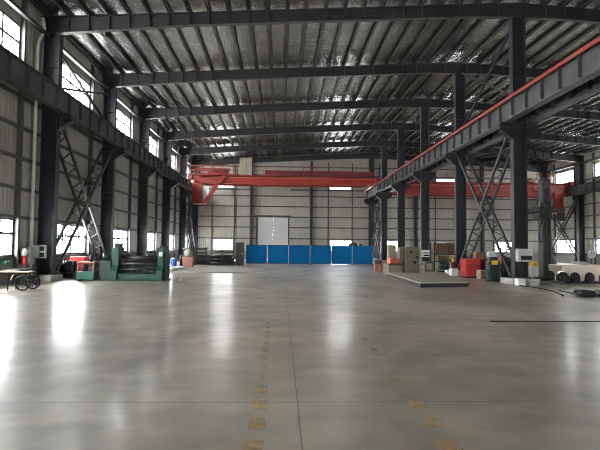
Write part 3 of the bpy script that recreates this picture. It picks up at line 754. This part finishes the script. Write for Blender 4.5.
MB().box(-.35, .35, -.3, .3, 0, 2.0).build('body', 'palebeige', t, bevel=.02); MB().box(-.3, .3, -.32, -.3, .1, 1.9).build('door', 'palebeige', t); MB().box(.2, .24, -.35, -.32, .9, 1.1).build('handle', 'darksteel', t); MB().tube((-.1, 0, 2.0), (-.1, 0, 2.4), .05, 10).build('vent_pipe', 'darksteel', t)
for i, (x, y, w, h, l) in enumerate(((7.0, 34.6, .42, .55, 'reddish brown crate behind the low beige cabinet, nearer of two'), (7.35, 36.2, .5, .75, 'taller reddish brown crate behind the low beige cabinet'))):
    t = thing('wooden_crate', l, 'crate', (x, y, 0))
    MB().box(-w / 2, w / 2, -w / 2, w / 2, 0, h).build('body', 'terracotta' if i == 0 else 'crate', t); MB().box(-w / 2 - .02, w / 2 + .02, -w / 2 - .02, w / 2 + .02, h, h + .04).build('lid', 'crate', t)

# rack with brown crates between third and second ridge columns
t = thing('storage_rack', 'two level steel rack holding brown ribbed crates', 'storage rack', (12.75, 36.6, 0))
for x in (-1.1, 1.1):
    for y in (-.5, .5): MB().box(x - .05, x + .05, y - .05, y + .05, 0, 2.2).build('post', 'darksteel', t)
for z in (.75, 1.32): MB().box(-1.15, 1.15, -.55, .55, z - .07, z).build('shelf', 'darksteel', t)
def ribbed_crate(label, loc, w, d, h):
    t = thing('ribbed_crate', label, 'crate', loc)
    MB().box(-w / 2, w / 2, -d / 2, d / 2, 0, h).build('body', 'crate', t)
    r = MB(); n = 6
    for i in range(n + 1):
        x = -w / 2 + w * i / n; r.box(x - .03, x + .03, -d / 2 - .03, -d / 2, 0, h)
    r.box(-w / 2, w / 2, -d / 2 - .02, -d / 2, h - .08, h); r.build('slat', 'crate', t)
ribbed_crate('large brown ribbed crate on the rack top shelf, nearer the ridge columns', (12.25, 36.6, 1.321), .9, .82, .82)
ribbed_crate('large brown ribbed crate on the rack top shelf, farther from ridge columns', (13.25, 36.6, 1.321), .88, .82, .8)
ribbed_crate('small brown crate on the rack lower shelf', (12.5, 36.6, .751), 1.0, .8, .42)
tag(MB().box(-.3, .3, -.2, .2, 0, .05).build('paper_sheet', 'white', loc=(12.3, 36.5, 2.142)), 'white packet lying on the top brown crate', 'packet')
t = thing('pump', 'dark pump standing before the crate rack', 'pump', (11.9, 34.9, 0))
MB().box(-.35, .4, -.25, .25, 0, .12).build('base', 'black', t); MB().tube((-.3, 0, .45), (.2, 0, .45), .27, 18).build('motor', 'dgreen', t, smooth=True); MB().lathe([(.2, .12), (.25, .4), (.18, .7), (.08, .95)], (.3, 0, 0), 16).build('casing', 'darksteel', t, smooth=True)
t = thing('hand_truck', 'yellow lifting trolley before the crate rack', 'trolley', (12.75, 35.3, 0))
MB().box(-.06, .06, -.05, .05, .15, 1.05).build('mast', 'yellow', t); MB().path([(-.2, 0, .95), (-.2, 0, 1.15), (0, 0, 1.22), (.2, 0, 1.15), (.2, 0, .95)], .03, 8).build('handle', 'yellow', t); MB().box(-.25, .25, -.5, .05, .1, .2).build('fork', 'yellow', t)
for x in (-.25, .25): MB().tube((x - .03, 0, .1), (x + .03, 0, .1), .1, 16).build('wheel', 'black', t, smooth=True)
tag(MB().box(-.5, .5, -.25, .25, 0, .2).build('white_pallet_bag', 'white', loc=(12.35, 34.2, 0), bevel=.06), 'flat white bag on the floor before the crate rack', 'bag')

# notice boxes on ridge columns
t = thing('notice_box', 'white notice with dark bars on the third ridge column', 'notice', (12.05, 39.99, 1.0))
MB().box(-.34, .34, -.06, 0, 0, .58).build('panel', 'white', t)
for z0, z1, x0, x1 in ((.06, .2, -.2, .3), (.3, .38, -.25, .3)): MB().box(x0, x1, -.07, -.06, z0, z1).build('bar_marking', 'screen', t)
t = thing('switch_cabinet', 'black switch cabinet under the white notice on third ridge column', 'electrical box', (12.0, 39.99, .42))
MB().box(-.3, .3, -.16, 0, 0, .5).build('body', 'black', t); MB().box(-.26, .26, -.18, -.16, .05, .45).build('door', 'screen', t)
t = thing('brown_machine', 'brown machine pedestal standing at the foot of third ridge column', 'machine', (11.0, 35.6, 0))
MB().box(-.33, .36, -.35, .35, 0, .72).build('body', 'beige', t, bevel=.03); MB().box(-.38, .4, -.4, .4, .72, .78).build('top', 'darksteel', t); MB().box(-.2, .2, -.37, -.35, .15, .6).build('door', 'palebeige', t)

t = thing('control_box', 'pale control box with dark lower panel on the first ridge column', 'electrical box', (12.12, 23.97, 1.14))
MB().box(-.4, .4, -.2, 0, 0, .64).build('housing', 'grey', t, bevel=.02)
MB().box(-.22, .36, -.215, -.2, .08, .3).build('display', 'screen', t); MB().box(-.3, .34, -.21, -.2, .34, .58).build('label_plate', 'grey', t); MB().box(-.4, -.33, -.22, -.2, 0, .64).build('edge_strip', 'pvc', t)
tag(MB().box(-.18, .18, -.19, .19, 0, .34).build('white_block', 'white', loc=(11.55, 23.2, 0), bevel=.02), 'white concrete block against the first ridge column base', 'block')
tag(MB().box(-.2, .2, -.14, .14, 0, .26).build('grey_block', 'concrete', loc=(12.2, 23.25, 0), bevel=.02), 'grey block beside the white block at the first ridge column base', 'block')
tag(MB().box(-.22, .22, -.25, .25, 0, .46).build('white_block', 'white', loc=(11.15, 31.0, 0), bevel=.02), 'white block against the second ridge column base', 'block')
t = thing('fire_bucket', 'dark red bucket standing on white block by second ridge column', 'bucket', (11.15, 31.0, .461))
MB().lathe([(.13, 0), (.19, .42), (.2, .44)], n=18).build('pail', 'darkred', t, smooth=True); MB().torus((0, 0, .45), .19, .012, 'y', 20, 6).build('handle', 'darksteel', t)

# red cabinets and boxes
def red_cab(name, label, loc, w, d, h, m1, m2):
    t = thing(name, label, 'cabinet', loc)
    MB().box(-w / 2, w / 2, -d / 2, d / 2, .08, h).build('body', m1, t, bevel=.02)
    MB().box(-w / 2 + .05, -.01, -d / 2 - .02, -d / 2, .14, h * .62).build('door', m1, t); MB().box(.01, w / 2 - .05, -d / 2 - .02, -d / 2, .14, h * .62).build('door', m1, t)
    MB().box(-w / 2 + .03, w / 2 - .03, -d / 2 + .03, d / 2 - .03, 0, .08).build('plinth', 'black', t)
    MB().box(-w / 2, w / 2, -d / 2 - .03, -d / 2, h * .64, h * .68).build('ledge', m2, t)
red_cab('red_cabinet', 'bright red steel cabinet in front of the lattice brace', (11.5, 28.8, 0), .9, .9, 1.14, 'redcab', 'darkred')
red_cab('maroon_cabinet', 'darker red cabinet standing behind the cardboard carton', (12.38, 29.5, 0), .75, .7, 1.1, 'darkred', 'darkred')
t = thing('cardboard_carton', 'brown cardboard carton on the floor beside the bright red cabinet', 'carton', (11.9, 27.75, 0))
MB().box(-.32, .3, -.3, .3, 0, .48).build('box', 'carton', t); MB().box(-.32, .3, -.3, .3, .48, .5).build('flap', 'wood', t); MB().box(-.33, -.32, -.3, .3, .0, .48).build('side', 'palebeige', t)
t = thing('cardboard_carton', 'brown carton resting on top of the darker red cabinet', 'carton', (12.3, 29.5, 1.101))
MB().box(-.26, .26, -.25, .25, 0, .42).build('box', 'carton', t); MB().box(-.26, .26, -.04, .04, .42, .425).build('tape', 'palebeige', t)
t = thing('white_locker', 'small white locker between the carton and the welding machine', 'locker', (11.85, 26.6, 0))
MB().box(-.2, .2, -.3, .3, .04, .82).build('body', 'white', t, bevel=.01); MB().box(-.17, .17, -.32, -.3, .08, .78).build('door', 'white', t); MB().box(.1, .13, -.35, -.32, .4, .52).build('handle', 'darksteel', t); MB().box(-.18, .18, -.28, .28, 0, .04).build('plinth', 'black', t)
t = thing('welding_machine', 'dark green welding machine with a yellow label and black hoses', 'welding machine', (11.38, 25.5, 0))
MB().box(-.26, .3, -.28, .28, .1, 1.1).build('housing', 'dgreen', t, bevel=.03); MB().box(-.16, .2, -.3, -.28, .92, 1.14).build('label_plate', 'yellow', t)
wf = MB().box(-.2, .22, -.2, .2, 1.1, 1.32).build('wire_feeder', 'darksteel', t, bevel=.03)
MB().tube((-.05, -.12, 1.45), (-.05, .12, 1.45), .2, 20).build('wire_spool', 'grey', wf, smooth=True)
MB().path([(-.2, -.3, 1.05), (-.38, -.38, .95), (-.42, -.42, .6), (-.32, -.45, .25), (-.2, -.45, .05)], .035, 8).build('hose', 'black', t, smooth=True)
MB().path([(.2, -.3, 1.0), (.3, -.36, .85), (.3, -.38, .4), (.25, -.36, .04)], .03, 8).build('hose', 'black', t, smooth=True)
for x in (-.2, .24): MB().tube((x, -.24, .1), (x, .24, .1), .1, 14).build('wheel', 'black', t, smooth=True)
# clutter behind the lattice brace
t = thing('parts_bench', 'bench with maroon top behind the welding machine', 'bench', (14.6, 31.2, 0))
MB().box(-1.2, 1.2, -.4, .4, .92, 1.0).build('bench_top', 'darkred', t)
for x in (-1.1, 1.1):
    for y in (-.32, .32): MB().box(x - .04, x + .04, y - .04, y + .04, 0, .92).build('leg', 'darksteel', t)
MB().box(-1.1, 1.1, -.3, .3, .3, .34).build('shelf', 'darksteel', t)
t = thing('machine_vice', 'grey vice fixed on the maroon bench', 'vice', (14.0, 31.1, 1.001))
MB().box(-.2, .2, -.12, .12, 0, .12).build('base', 'grey', t); MB().box(-.2, -.06, -.1, .1, .12, .32).build('jaw', 'grey', t); MB().box(.04, .18, -.1, .1, .12, .32).build('jaw', 'grey', t); MB().tube((.18, 0, .2), (.4, 0, .2), .03, 10).build('screw', 'darksteel', t)
tag(MB().tube((-.9, 0, 0), (.9, 0, 0), .09, 14).build('steel_pipe', 'rust', loc=(14.8, 31.4, 1.092), smooth=True), 'rusty pipe lying along the maroon bench', 'pipe')
t = thing('grinding_machine', 'dark grinding machine behind the white locker', 'machine', (13.6, 28.6, 0))
MB().box(-.3, .35, -.3, .3, 0, .85).build('pedestal', 'darksteel', t, bevel=.03); MB().tube((-.3, 0, 1.05), (.35, 0, 1.05), .2, 18).build('motor', 'darksteel', t, smooth=True)
for x in (-.36, .36): MB().tube((x - .04, 0, 1.05), (x + .04, 0, 1.05), .24, 20).build('grinding_wheel', 'rust', t, smooth=True)

# yellow topped bin
t = thing('waste_bin', 'white waste bin with a yellow lid behind the first ridge column', 'bin', (15.5, 28.9, 0))
MB().prism([(-.2, .05), (.2, .05), (.24, .72), (-.24, .72)], 'y', -.24, .24).build('body', 'white', t); MB().prism([(-.26, .72), (.26, .72), (.24, .95), (.0, 1.05), (-.24, .9)], 'y', -.27, .27).build('lid', 'yellow', t)
for x in (-.15, .15): MB().tube((x - .03, .2, .06), (x + .03, .2, .06), .06, 12).build('wheel', 'black', t, smooth=True)

# welding manipulator: column and boom
t = thing('welding_manipulator', 'tall grey green column and boom welding manipulator', 'welding manipulator', (14.85, 26.5, 0))
MB().box(-.45, .45, -.4, .45, 0, .2).build('base_plate', 'darksteel', t)
co = MB().box(-.25, .25, -.25, .25, .2, 5.6).build('column', 'maniptower', t, bevel=.02)
MB().box(-.2, -.08, -.3, -.25, .3, 5.2).build('guide_rail', 'darksteel', co); MB().box(.06, .18, -.3, -.25, .3, 5.2).build('guide_rail', 'darksteel', co)
MB().box(-.24, .22, -.23, .23, 5.6, 5.7).build('top_cap', 'darksteel', co)
ca = MB().box(-.5, .2, -.42, .3, 3.5, 4.15).build('carriage', 'black', t, bevel=.03)
MB().tube((-.3, -.3, 4.05), (-.3, -.3, 4.35), .13, 14).build('carriage_motor', 'darksteel', ca, smooth=True)
bo = MB().bar((-1.35, -.55, 3.75), (.95, -.3, 3.98), .16, .16).build('boom', 'black', t)
MB().bar((-1.2, -.54, 3.35), (-.3, -.45, 3.42), .08, .08).build('boom_stay', 'darksteel', bo)
MB().box(.62, .95, -.42, -.18, 3.35, 3.8).build('wire_feed_box', 'black', bo)
MB().path([(-.4, -.48, 3.4), (-.55, -.5, 3.0), (-.58, -.5, 2.4), (-.5, -.5, 2.1), (-.4, -.5, 2.3), (-.36, -.5, 2.9), (-.36, -.46, 3.35)], .04, 8).build('hose_loop', 'black', t, smooth=True)

# roller bed with cream cover
t = thing('roller_bed', 'long cream steel cover with arched cut-outs over black rollers', 'roller bed', (14.9, 24.5, 0), -0.42 * 0)
prof = [(0, .78)]; Lb = 6.2; cents = [.62, 1.42 - .02, 1.72 + .48, 2.9, 3.6, 4.3, 5.0, 5.7]
prof = [(-.25, .9), (-.25, .62), (-.02, .55), (.1, .4), (.1, .12)]
for c in [.42, 1.2, 1.98, 2.76, 3.54, 4.32, 5.1]:
    prof += [(c - .29, .12), (c - .27, .40), (c - .17, .55), (c, .6), (c + .17, .55), (c + .27, .40), (c + .29, .12)]
prof += [(Lb, .12), (Lb, .9)]
MB().prism(prof, 'y', 0, .06).build('front_cover', 'cream', t)
MB().box(-.25, Lb, .0, 1.3, .9, .95).build('top_cover', 'cream', t)
MB().prism(prof, 'y', 1.24, 1.3).build('rear_cover', 'cream', t)
MB().box(-.2, Lb, -.12, 1.4, 0, .1).build('base_rail', 'black', t)
for c in [.42, 1.2, 1.9, 2.14, 2.76, 3.54, 4.32, 5.1]:
    MB().tube((c, -.08, .32), (c, 1.2, .32), .22, 24).build('roller', 'black', t, smooth=True)
MB().tube((-.12, -.06, .3), (-.12, .5, .3), .19, 22).build('roller', 'black', t, smooth=True)

t = thing('wall_fan', 'pale round fan on a stand before the far side wall', 'fan', (29.75, 45.0, 0))
MB().tube((0, 0, .05), (0, 0, 1.0), .04, 10).build('stand', 'darksteel', t); MB().lathe([(.3, 0), (.28, .04), (.05, .06)], n=18).build('base', 'darksteel', t)
MB().torus((0, -.1, 1.3), .34, .05, 'y').build('guard_ring', 'white', t, smooth=True)
f = MB()
for k in range(6):
    a = PI * k / 3; f.bar((0, -.1, 1.3), (.3 * math.cos(a), -.1, 1.3 + .3 * math.sin(a)), .17, .015, (0, 1, .3))
f.build('blade', 'grey', t); MB().tube((0, -.16, 1.3), (0, .15, 1.3), .1, 14).build('motor', 'grey', t, smooth=True)
t = thing('green_tank', 'grey green tank standing between manipulator and far side wall', 'tank', (17.2, 30.0, 0))
MB().lathe([(.3, .1), (.36, .14), (.36, 1.15), (.25, 1.3), (.08, 1.36)], n=20).build('shell', 'maniptower', t, smooth=True); MB().lathe([(.3, 0), (.3, .1)], n=20).build('foot_ring', 'black', t)

# small roller dolly, floor bar and hose
t = thing('roller_dolly', 'low dark dolly with three rollers on the open floor', 'dolly', (11.85, 17.95, 0))
MB().box(-.65, .75, -.25, .25, .05, .1).build('frame', 'darksteel', t)
for x in (-.42, -.12, .35): MB().tube((x, -.28, .12), (x, .28, .12), .115, 18).build('roller', 'black', t, smooth=True)
MB().box(-.05, .2, -.2, .2, .1, .2).build('block', 'grey', t)
MB().bar((-.65, -.1, .09), (-.95, .5, .16), .05, .03).build('tow_bar', 'darksteel', t)
tag(MB().box(-1.95, 1.95, -.025, .025, 0, .02).build('steel_bar', 'darksteel', loc=(7.1, 11.66, 0)), 'long thin dark steel bar lying alone on open floor', 'steel bar')
tag(MB().path([(11.4, 22.6, .0225), (11.6, 21.8, .0225), (11.55, 20.7, .0225), (11.35, 19.6, .0225), (11.0, 18.6, .0225), (10.7, 17.9, .0225)], .022, 8).build('hose', 'darksteel', smooth=True), 'black hose trailing over the floor from first ridge column', 'hose')

# worn yellow aisle dashes
def dash(x, y, w, l, k=0):
    o = MB().box(-w / 2, w / 2, -l / 2, l / 2, 0, .002).build('floor_marking', 'paint' if y < 6.2 else 'paintfaint', loc=(x, y, .0005), rz=k); o['kind'] = 'structure'
for i in range(13):
    y = 4.38 + i * .58
    dash(-.22 - .004 * i, y, .17 if i < 4 else .1, .3)
    if i in (0, 1, 2, 4): dash(1.55 + .02 * i, y, .19, .28, -.3 if i == 1 else 0)
for y in (8.5, 9.4): dash(1.65, y, .12, .3)

FIXED = ('crane_runway', 'lattice_brace', 'diagonal_brace', 'roof_tie_rod', 'overhead_crane', 'drain_pipe', 'meter_box', 'hose_cabinet', 'fire_extinguisher', 'exit_sign', 'notice_box', 'switch_cabinet', 'control_box', 'white_block', 'grey_block', 'fire_bucket', 'pendant_lamp')
for o in list(sc.objects):
    if o.parent is None and (o.get('category') and o.get('kind') != 'structure' and o.name.split('.')[0] not in FIXED or o.name.startswith('floor_marking')):
        o.location.y += 0.35

# ------------------------------------------------------------------ world, camera
w = bpy.data.worlds.new('overcast'); sc.world = w; w.use_nodes = True
bg = w.node_tree.nodes['Background']; bg.inputs['Color'].default_value = (1.0, 0.985, 0.955, 1); bg.inputs['Strength'].default_value = 1.0
wt = w.node_tree; wc = wt.nodes.new('ShaderNodeTexCoord'); wx = wt.nodes.new('ShaderNodeSeparateXYZ'); wm = wt.nodes.new('ShaderNodeMapRange')
wt.links.new(wc.outputs['Generated'], wx.inputs['Vector']); wt.links.new(wx.outputs['X'], wm.inputs[0])      # overcast sky, brightest towards the hidden sun
wm.inputs[1].default_value = -1; wm.inputs[2].default_value = 0.6; wm.inputs[3].default_value = 36; wm.inputs[4].default_value = 15
wt.links.new(wm.outputs[0], bg.inputs['Strength'])
cd = bpy.data.cameras.new('camera'); cam = bpy.data.objects.new('camera', cd); COL.objects.link(cam); sc.camera = cam
cd.sensor_width = 36; cd.lens = 28.8; cd.clip_end = 300
cam.matrix_world = Matrix.Translation((0, 0.35, 1.8)) @ Matrix.Rotation(-0.0391035, 4, 'Z') @ Matrix.Rotation(PI / 2 + 0.0440994, 4, 'X') @ Matrix.Rotation(0.0096, 4, 'Z')
vs = sc.view_settings
sc.display_settings.display_device = 'sRGB'
vs.view_transform = 'Standard'; vs.look = 'None'; vs.gamma = 1; vs.use_curve_mapping = False; vs.exposure = 1.15
sc.cycles.use_denoising = True
sc.cycles.filter_width = 1.0
sc.cycles.max_bounces = 10; sc.cycles.diffuse_bounces = 6; sc.cycles.glossy_bounces = 5; sc.cycles.transparent_max_bounces = 12
sc.cycles.sample_clamp_indirect = 12
